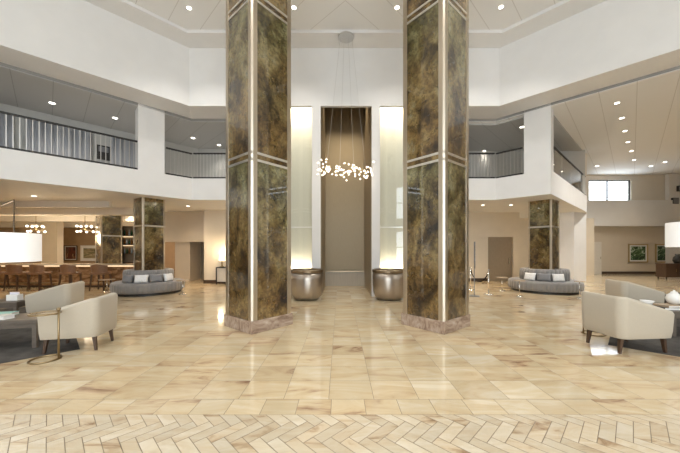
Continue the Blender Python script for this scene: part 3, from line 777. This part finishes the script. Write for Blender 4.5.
# ------------------------------------------------------------------ ROUND BANQUETTES
def banquette(label, c, R, grp):
    t = thing('round_banquette', label, 'sofa', (c[0], c[1], 0), 0, grp)
    nch = 48
    def sc(a, r, z): return r-(.026*(1-abs(math.sin(a*nch/2))**.5) if r > R-.12 and .1 < z < .40 else 0)
    link('kick_base', lathe([(.66, 0), (R-.12, 0), (R-.12, .09), (.66, .09), (.66, 0)], 64), BLACK, t)
    link('seat_ring', lathe([(.66, .09), (R-.06, .09), (R-.01, .12), (R, .20), (R, .34), (R-.03, .41), (R-.10, .435), (.72, .44), (.66, .43), (.66, .09)], 240, mod=sc), GREYFAB, t, smooth=True)
    nb = 36
    def sb(a, r, z): return r-(.03*(1-abs(math.sin(a*nb/2))**.6) if r > .72 else 0)
    link('backrest_ring', lathe([(.60, .42), (.74, .42), (.80, .44), (.80, .74), (.775, .84), (.70, .86), (.62, .85), (.60, .81), (.60, .42)], 288, mod=sb), GREYFAB, t, smooth=True)
    return t
gb = 'round grey banquettes'
banquette('round grey channel-tufted banquette around the left short mirrored column', SL, 1.16, gb)
banquette('round grey channel-tufted banquette around the right short mirrored column', SR, 1.20, gb)
def cushion(label, c, ang, mat, w=.44, h=.29, tilt=.30):
    bm = bmesh.new(); n = 10; g = {}
    for sgn in (1, -1):
        for i in range(n+1):
            for j in range(n+1):
                u, v = 2*i/n-1, 2*j/n-1
                edge = i in (0, n) or j in (0, n)
                if edge and sgn < 0: g[(i, j, -1)] = g[(i, j, 1)]; continue
                pinch = 1-.08*(1-abs(u))*(abs(v) > .99)-.08*(1-abs(v))*(abs(u) > .99)
                th = .075*((1-u**4)*(1-v**4))**.5
                g[(i, j, sgn)] = bm.verts.new((sgn*th, u*w/2*pinch, (v*h/2*pinch)+h/2))
        for i in range(n):
            for j in range(n):
                f = [g[(i, j, sgn)], g[(i+1, j, sgn)], g[(i+1, j+1, sgn)], g[(i, j+1, sgn)]]
                bm.faces.new(f if sgn > 0 else f[::-1])
    r = .98
    M = Matrix.Rotation(-tilt, 4, 'Y')
    bmesh.ops.transform(bm, matrix=M, verts=bm.verts)
    o = link('throw_pillow', bm, mat, smooth=True)
    o.location = (c[0]+r*math.cos(ang), c[1]+r*math.sin(ang), .445); o.rotation_euler = (0, 0, ang)
    tag(o, label, 'cushion')
view = math.atan2(-SL[1], CX-SL[0])
for da, mat, w, lb in ((-.72, DGREYFAB, .36, 'leftmost slate throw cushion on the left round banquette'), (-.25, WHITEFAB, .42, 'wide white throw cushion left of centre on the left banquette'), (.22, DGREYFAB, .40, 'slate throw cushion right of centre on the left banquette'), (.66, WHITEFAB, .36, 'rightmost white throw cushion on the left round banquette')):
    cushion(lb, SL, view+da, mat, w)
view = math.atan2(-SR[1], CX-SR[0])
for da, mat, w, lb in ((-.47, WHITEFAB, .40, 'left white throw cushion on the right round banquette'), (.0, DGREYFAB, .40, 'slate throw cushion between two white ones, right banquette'), (.47, WHITEFAB, .40, 'right white throw cushion on the right round banquette')):
    cushion(lb, SR, view+da, mat, w)

# ------------------------------------------------------------------ PEDESTAL DRINK TABLES
_pt = None
def drink_table(label, px, py, h, R=.22):
    global _pt
    x, y = floor_at(px, py)
    if _pt is None:
        t = thing('drink_table', label, 'side table', (x, y, 0), 0, 'small round pedestal tables')
        link('base', lathe([(0, 0), (.13, 0), (.13, .012), (.035, .05), (0, .05)], 28), CHROME, t, smooth=True)
        link('stem', tubeb([(0, 0, .04), (0, 0, .50)], .018, 12), CHROME, t, smooth=True)
        link('tabletop', lathe([(0, .50), (.21, .50), (.22, .51), (.22, .525), (0, .525)], 32), BARTOP, t)
        _pt = t
    else: t = dup(_pt, (x, y, 0), 0, label)
    t.scale = (R/.22, R/.22, h/.52)
drink_table('small pedestal table at the right end of the left banquette', 183, 294.5, .50)
drink_table('small pedestal table between the bar and the left banquette', 107, 291.6, .46, .26)
drink_table('small pedestal table behind the silver stanchion near the taupe door', 502, 291, .52, .2)
drink_table('small pedestal table in front of the left end of the right banquette', 519.5, 297, .56, .17)
drink_table('small pedestal table at the right end of the right banquette', 579.5, 298.5, .56, .14)

# ------------------------------------------------------------------ STANCHIONS AND SIGN POST
def stanchion(label, px, py):
    x, y = floor_at(px, py)
    t = thing('stanchion', label, 'stanchion', (x, y, 0), 0, 'rope stanchions')
    link('base', lathe([(0, 0), (.16, 0), (.16, .015), (.04, .05), (0, .05)], 28), CHROME, t, smooth=True)
    link('post', tubeb([(0, 0, .03), (0, 0, .84)], .025, 14), CHROME, t, smooth=True)
    link('cap', sphere_bm(.042, 14, 8, (0, 0, .86), (1, 1, .7)), CHROME, t, smooth=True)
    return Vector((x, y, 0))
s1 = stanchion('polished stanchion holding the right end of the black rope', 488.5, 294.7)
s2 = stanchion('polished stanchion at the edge of the right tall column', 470.5, 290)
pts = []
for i in range(15):
    k = i/14; p = s1.lerp(s2, k); p.z = .76-.36*4*k*(1-k); pts.append(p)
d = (s2-s1).normalized()*.05
pts[0] += d; pts[-1] -= d
tag(link('velvet_rope', tubeb(pts, .02, 8), ROPE, smooth=True), 'sagging black rope hung between two polished stanchions', 'rope')
x, y = floor_at(474.3, 296)
t = thing('sign_stand', 'tall slim grey sign stand seen edge-on beside the right tall column', 'sign', (x, y, 0), 1.14)
link('base', bbox(-.18, .18, -.16, .16, 0, .015), LINTEL, t); link('post', bbox(-.02, .02, -.015, .015, .015, 1.85), LINTEL, t)
link('sign_panel', bbox(-.16, .16, -.03, -.015, .95, 1.85), GLASSDARK, t)

# ------------------------------------------------------------------ BAR
YBAR = 12.15
bxl, bxr = -15.5, gx(138.5, YBAR)
t = thing('bar_counter', 'long stone-fronted bar with glowing strip under its top', 'bar', ((bxl+bxr)/2, YBAR+.35, 0))
hw = (bxr-bxl)/2
link('countertop', bbox(-hw, hw, -.42, .35, .92, .975), BARTOP, t, bevel=.006)
link('front_panel', bbox(-hw+.05, hw-.05, -.30, -.22, .08, .92), BARSTONE, t)
link('carcass', bbox(-hw+.05, hw-.05, -.22, .30, .0, .90), DARKBASE, t)
link('light_strip', bbox(-hw+.1, hw-.1, -.335, -.30, .875, .905), STRIP, t)
fr = bmesh.new(); tube(fr, [(-hw+.1, -.45, .2), (hw-.1, -.45, .2)], .022, 8)
link('foot_rail', fr, BRASS, t, smooth=True)
for k_ in range(7):
    xx = -hw+.3+(2*hw-.6)*k_/6
    link('rail_bracket', tubeb([(xx, -.45, .2), (xx, -.29, .2)], .014, 6), BRASS, t)
def make_stool(label):
    t = thing('bar_stool', label, 'bar stool')
    link('seat', bbox(-.23, .23, -.22, .22, .60, .68), LEATHER, t, bevel=.03, seg=3)
    bm = bmesh.new(); rows = []
    for i in range(13):
        a = -1.05+2.1*i/12; R = .30
        for_ = []
        x = R*math.sin(a); y = .08-R*math.cos(a)*1.0
        xi = (R-.045)*math.sin(a); yi = .08-(R-.045)*math.cos(a)
        drop = .06*abs(a)/1.05
        rows.append([bm.verts.new(v) for v in ((x, y, .63), (x*1.06, y-.03, .99-drop), (xi*1.06, yi-.03, .99-drop), (xi, yi, .63))])
    for a, b in zip(rows, rows[1:]):
        for k in range(4): bm.faces.new((a[k], a[(k+1) % 4], b[(k+1) % 4], b[k]))
    bm.faces.new(rows[0]); bm.faces.new(rows[-1][::-1])
    link('backrest', bm, LEATHER, t, smooth=False, bevel=.008)
    for sx_ in (-1, 1):
        for sy_ in (-1, 1):
            link('leg', taper_leg(sx_*.18, sy_*.17, 0, .61, .022, .014, sx_*.04, sy_*.04), WALNUT, t)
    link('footrest', tubeb([(-.20, .19, .24), (.20, .19, .24)], .010, 6), BRASS, t)
    return t
st = None
gs = 'bar stools along the bar'
for px, lb in ((-4, 'cognac bar stool cut off by the left edge'), (17, 'second cognac bar stool from the left edge, under the drum shade'), (40, 'third cognac bar stool from the left edge, under the drum shade right edge'), (70.5, 'cognac bar stool behind the farther left armchair'), (101, 'rightmost cognac bar stool, next to the left banquette')):
    Ys = 11.35
    if st is None: st = make_stool(lb); st['group'] = gs
    s_ = st if px == -4 else dup(st, (0, 0, 0), 0, lb, gs)
    s_.scale = (1.15, 1.1, 1.03); s_.location = (gx(px, Ys), Ys, 0); s_.rotation_euler = (0, 0, random.uniform(-.12, .12))
# back-bar shelf unit
t = thing('backlit_shelf_unit', 'warm backlit shelf unit behind the bar, right of the mirrored column', 'shelf', (gx(127, 14.6), 14.6, 0))
link('cabinet', bbox(-.42, .42, -.1, .3, 0, .95), WALNUT, t)
link('back_panel', bbox(-.42, .42, .26, .3, .95, 2.75), WALL_BR, t)
for sx_ in (-.42, .38): link('side_panel', bbox(sx_, sx_+.04, -.1, .26, .95, 2.75), BRASS, t)
for z in (1.35, 1.8, 2.25, 2.72): link('shelf', bbox(-.38, .38, -.08, .26, z, z+.03), BRASS, t)
for z in (1.78, 2.23): link('light_strip', bbox(-.36, .36, .2, .24, z-.02, z), STRIP, t)
cols = [pm('amber_bottle', (.30, .12, .03), .15), pm('green_bottle', (.05, .12, .05), .15), pm('clear_bottle', (.6, .6, .56), .1)]
b0 = {}
for r_, z in enumerate((1.38, 1.83, 2.28)):
    for k_ in range(6):
        pos = (gx(127, 14.6)-.30+.12*k_, 14.68, z); m = cols[(k_*2+r_) % 3]
        bm = lathe([(0, 0), (.034, 0), (.034, .17), (.014, .22), (.014, .29), (0, .29)], 12)
        shelf_nm = ('lowest', 'middle', 'upper')[r_]; cn = ('amber', 'dark green', 'clear')[(k_*2+r_) % 3]
        tag(link('bottle', bm, m, loc=pos, smooth=True), '%s bottle standing on the %s backlit bar shelf' % (cn, shelf_nm), 'bottle', '%s bottles on the %s bar shelf' % (cn, shelf_nm))
# pendant globe clusters
def globe_cluster(label, px, py, Y):
    x, y, z = at_depth(px, py, Y)
    t = thing('globe_chandelier', label, 'chandelier', (x, y, z), 0, 'globe chandeliers over the bar')
    link('stem', tubeb([(0, 0, 0), (0, 0, ZS0-z)], .012, 8), BRASS, t)
    link('hub', sphere_bm(.05, 12, 8), BRASS, t, smooth=True)
    for k_ in range(9):
        a = k_*2*PI/9; d = Vector((math.cos(a)*.30, math.sin(a)*.30, .12*(-1)**k_))
        ar = link('arm', tubeb([(0, 0, 0), d], .008, 6), BRASS, t)
        link('globe', sphere_bm(.05, 14, 10, d), GLOBE, ar, smooth=True)
    l = bpy.data.lights.new('globe_glow', 'POINT'); l.energy = 70; l.color = (1, .80, .55); l.shadow_soft_size = .3
    q = bpy.data.objects.new('globe_glow', l); COL.objects.link(q); q.location = (x, y, z-.45)
globe_cluster('globe cluster chandelier just right of the white drum shade', 36, 229, 13.9)
globe_cluster('globe cluster chandelier left of the mirrored column by the bar', 85, 229, 13.9)

# ------------------------------------------------------------------ PICTURES
def art_mat(name, stops, sc, stretch=(1, 1, 1)):
    m, nt, b = new_mat(name); N = nt.nodes.new; L = nt.links.new
    tc = N('ShaderNodeTexCoord'); mp = N('ShaderNodeMapping'); mp.inputs['Scale'].default_value = stretch; L(tc.outputs['Object'], mp.inputs[0])
    n = N('ShaderNodeTexNoise'); n.inputs['Scale'].default_value = sc; n.inputs['Detail'].default_value = 3; n.inputs['Distortion'].default_value = 1.5; L(mp.outputs[0], n.inputs['Vector'])
    r = N('ShaderNodeValToRGB'); e = r.color_ramp.elements
    e[0].position, e[0].color = stops[0][0], (*stops[0][1], 1); e[1].position, e[1].color = stops[-1][0], (*stops[-1][1], 1)
    for p, c in stops[1:-1]: k_ = e.new(p); k_.color = (*c, 1)
    L(n.outputs['Fac'], r.inputs[0]); L(r.outputs[0], b.inputs['Base Color']); b.inputs['Roughness'].default_value = .4
    return m
FOLI = art_mat('foliage_print', [(.36, (.008, .02, .008)), (.48, (.03, .08, .03)), (.56, (.12, .19, .09)), (.66, (.55, .60, .55))], 4)
ABST = art_mat('abstract_print', [(.36, (.02, .015, .02)), (.46, (.22, .06, .04)), (.54, (.05, .03, .03)), (.66, (.48, .30, .18))], 3, (3, 3, .6))
LAND = art_mat('landscape_print', [(.35, (.12, .13, .06)), (.5, (.33, .27, .15)), (.65, (.60, .50, .34))], 3, (.6, 1, 3))
def picture(label, px0, px1, py0, py1, Y, art, fm, fw):
    x0, _, z1 = at_depth(px0, py0, Y); x1, _, z0 = at_depth(px1, py1, Y)
    w, h = x1-x0, z1-z0
    t = thing('framed_picture', label, 'picture', ((x0+x1)/2, Y, z0))
    bm = bmesh.new()
    box(bm, -w/2, w/2, -.05, 0, 0, fw); box(bm, -w/2, w/2, -.05, 0, h-fw, h); box(bm, -w/2, -w/2+fw, -.05, 0, fw, h-fw); box(bm, w/2-fw, w/2, -.05, 0, fw, h-fw)
    link('frame', bm, fm, t)
    link('mat_board', bbox(-w/2+fw, w/2-fw, -.02, -.005, fw, h-fw), WHITECER, t)
    g_ = fw+.07*min(w, h)
    link('print', bbox(-w/2+g_, w/2-g_, -.026, -.02, g_, h-g_), art, t)
GOLDF = pm('gilt_frame', (.50, .38, .20), .35, .8)
picture('gilt-framed green foliage picture on the far hall wall, left of two', 628, 647.5, 244, 262.5, 18.69, FOLI, GOLDF, .07)
picture('gilt-framed green foliage picture beside the far right white pier', 655, 669, 244, 262.5, 18.69, FOLI, GOLDF, .07)
picture('dark red abstract picture on the tan wall behind the bar', 64.5, 77.5, 245.5, 260.5, 20.39, ABST, BLACK, .04)
picture('white-framed landscape picture on the tan wall, left of the mirrored column', 81, 99, 245.5, 261, 20.39, LAND, WHITECER, .12)

# wall speaker on the right pier
for px0, px1, py0, py1, lb in ((671, 677, 198, 204, 'dark square wall speaker above the white shade at the right edge'), (676.5, 682, 186, 191.5, 'upper dark square wall box cut by the right edge')):
    x0, _, z1 = at_depth(px0, py0, 18.44); x1, _, z0 = at_depth(px1, py1, 18.44)
    t = thing('wall_speaker', lb, 'speaker', ((x0+x1)/2, 18.45, z0))
    w = x1-x0
    link('housing', bbox(-w/2, w/2, -.12, 0, 0, z1-z0), BLACK, t, bevel=.01); link('grille', bbox(-w/2+.03, w/2-.03, -.13, -.12, .03, z1-z0-.03), DGREYFAB, t)

# credenza right
xc0 = gx(666, 15.4)
t = thing('credenza', 'dark wood credenza at the right edge beyond the lounge', 'cabinet', (xc0+.9, 15.65, 0))
link('body', bbox(-.9, .9, -.25, .25, .1, .80), WALNUT, t)
link('top', bbox(-.92, .92, -.27, .27, .80, .83), WALNUT, t)
for k_ in range(3):
    d = link('door', bbox(-.87+k_*.59, -.87+k_*.59+.56, -.27, -.25, .13, .77), WALNUT, t)
    link('handle', bbox(-.87+k_*.59+.48, -.87+k_*.59+.50, -.29, -.27, .4, .55), BRASS, d)
for sx_ in (-.82, .82):
    for sy_ in (-.2, .2): link('leg', taper_leg(sx_, sy_, 0, .1, .025, .02), BLACK, t)
tag(link('dark_vase', lathe([(0, 0), (.12, 0), (.19, .15), (.16, .33), (.08, .42), (.10, .50), (.08, .50), (.06, .42), (0, .40)], 24), BLACK, loc=(gx(677.5, 15.6), 15.6, .83), smooth=True), 'dark rounded vase on the credenza under the right drum shade', 'vase')

# left console with glowing lamp
xc = gx(223, 13.3)
t = thing('console_table', 'black console with pale front against the cream wall by the left column', 'table', (xc+.15, 13.36, 0))
link('frame_top', bbox(-.42, .42, -.2, .2, .74, .78), BLACK, t)
for sx_ in (-.42, .38):
    for sy_ in (-.2, .16): link('leg', bbox(sx_, sx_+.04, sy_, sy_+.04, 0, .74), BLACK, t)
link('front_panel', bbox(-.38, .38, -.15, .15, .12, .74), WHITEDOOR, t)
t = thing('table_lamp', 'glowing table lamp on the black console by the left column', 'lamp', (xc-.06, 13.34, .78))
link('base', lathe([(0, 0), (.07, 0), (.08, .02), (.03, .06), (.05, .16), (.02, .26), (.012, .30), (0, .30)], 20), BRASS, t, smooth=True)
link('lamp_shade', lathe([(.15, .28), (.11, .55), (.105, .55), (.145, .28), (.15, .28)], 28), emis('warm_shade', (1, .85, .58), 2.2), t, smooth=True)
l = bpy.data.lights.new('table_lamp_glow', 'POINT'); l.energy = 25; l.color = (1, .78, .5); l.shadow_soft_size = .1
q = bpy.data.objects.new('table_lamp_glow', l); COL.objects.link(q); q.location = (xc-.06, 13.2, 1.45)

# ------------------------------------------------------------------ LIGHT
def area(name, loc, rot, sx_, sy_, e, col=(1, 1, 1), portal=False):
    l = bpy.data.lights.new(name, 'AREA'); l.shape = 'RECTANGLE'; l.size = sx_; l.size_y = sy_; l.energy = e; l.color = col
    l.cycles.is_portal = portal
    o = bpy.data.objects.new(name, l); COL.objects.link(o); o.location = loc; o.rotation_euler = rot
area('portal', (0, YW-.3, 1.75), (PI/2, 0, 0), 14.4, 2.9, 1, portal=True)
area('portal', (0, YW-.3, 5.85), (PI/2, 0, 0), 14.4, 2.9, 1, portal=True)
area('portal', ((wx0+wx1)/2, YH+.3, (wz0+wz1)/2), (-PI/2, 0, 0), wx1-wx0, wz1-wz0, 1, portal=True)
for x0, x1 in ((ax0, ax1), (bx0, bx1)):
    area('alcove_cove_lamp', ((x0+x1)/2, YB+.16, 6.68), (math.radians(25), 0, 0), x1-x0-.1, .08, 36, (1, .89, .68))
    area('alcove_cove_lamp', ((x0+x1)/2, YB+.30, .86), (PI+math.radians(-15), 0, 0), x1-x0-.1, .08, 12, (1, .88, .66))
for x in (-.35, .47):  # spots added to brighten the niche, no fixture modelled
    l = bpy.data.lights.new('niche_fill_spot', 'SPOT'); l.energy = 420; l.color = (1, .86, .64); l.spot_size = math.radians(70); l.spot_blend = .9; l.shadow_soft_size = .1
    o = bpy.data.objects.new('niche_fill_spot', l); COL.objects.link(o); o.location = (x, 11.2, 8.2); o.rotation_euler = (math.radians(14), 0, 0)
# added fill spots without fixtures, behind and above the camera
for x in (-6, -2, 2, 6):
    for y in (-3.5, .5, 4.0):
        l = bpy.data.lights.new('downlight_or_fill_spot', 'SPOT'); l.energy = 190; l.color = (1, .96, .91); l.spot_size = math.radians(125); l.spot_blend = .9; l.shadow_soft_size = .15
        o = bpy.data.objects.new('downlight_or_fill_spot', l); COL.objects.link(o); o.location = (x, y, 8.4)
# dining-room and passage spots, added without fixtures
for x, y in ((-14, 10), (-18, 12.5), (-11, 15), (-15, 17), (-19, 17.5), (-7.3, 12.9), (-4.5, 12.2), (-9, 16.6)):
    l = bpy.data.lights.new('downlight_or_fill_spot', 'SPOT'); l.energy = 120; l.color = (1, .78, .54); l.spot_size = math.radians(140); l.spot_blend = .9; l.shadow_soft_size = .15
    o = bpy.data.objects.new('downlight_or_fill_spot', l); COL.objects.link(o); o.location = (x, y, ZS0-.06)
for x, y in ((9.3, 12.6), (4.4, 12.8), (8.5, 15.8), (13.6, 17.2)):  # more added spots without fixtures, under the right balcony
    l = bpy.data.lights.new('downlight_or_fill_spot', 'SPOT'); l.energy = 90; l.color = (1, .82, .60); l.spot_size = math.radians(140); l.spot_blend = .9; l.shadow_soft_size = .15
    o = bpy.data.objects.new('downlight_or_fill_spot', l); COL.objects.link(o); o.location = (x, y, ZS0-.06)
W = bpy.data.worlds.new('sky'); S.world = W; W.use_nodes = True
bg = W.node_tree.nodes['Background']; bg.inputs[0].default_value = (.86, .93, 1, 1); bg.inputs[1].default_value = 6.0

# ------------------------------------------------------------------ CAMERA
cam = bpy.data.cameras.new('camera'); co = bpy.data.objects.new('camera', cam); COL.objects.link(co)
cam.sensor_width = 36; cam.sensor_fit = 'HORIZONTAL'; cam.lens = F/680*36
cam.shift_x = 0; cam.shift_y = (HOR-226.5)/680; cam.clip_start = .05; cam.clip_end = 200
co.location = (CX, CY, CH); co.rotation_euler = (PI/2, 0, 0)
S.camera = co
S.view_settings.view_transform = 'Standard'; S.view_settings.look = 'None'
S.view_settings.gamma = 1; S.view_settings.use_curve_mapping = False
S.view_settings.exposure = 0.12
S.cycles.use_denoising = True
S.cycles.max_bounces = 8; S.cycles.diffuse_bounces = 5; S.cycles.glossy_bounces = 4; S.cycles.transparent_max_bounces = 8
S.cycles.sample_clamp_indirect = 4.0; S.cycles.caustics_reflective = False; S.cycles.caustics_refractive = False
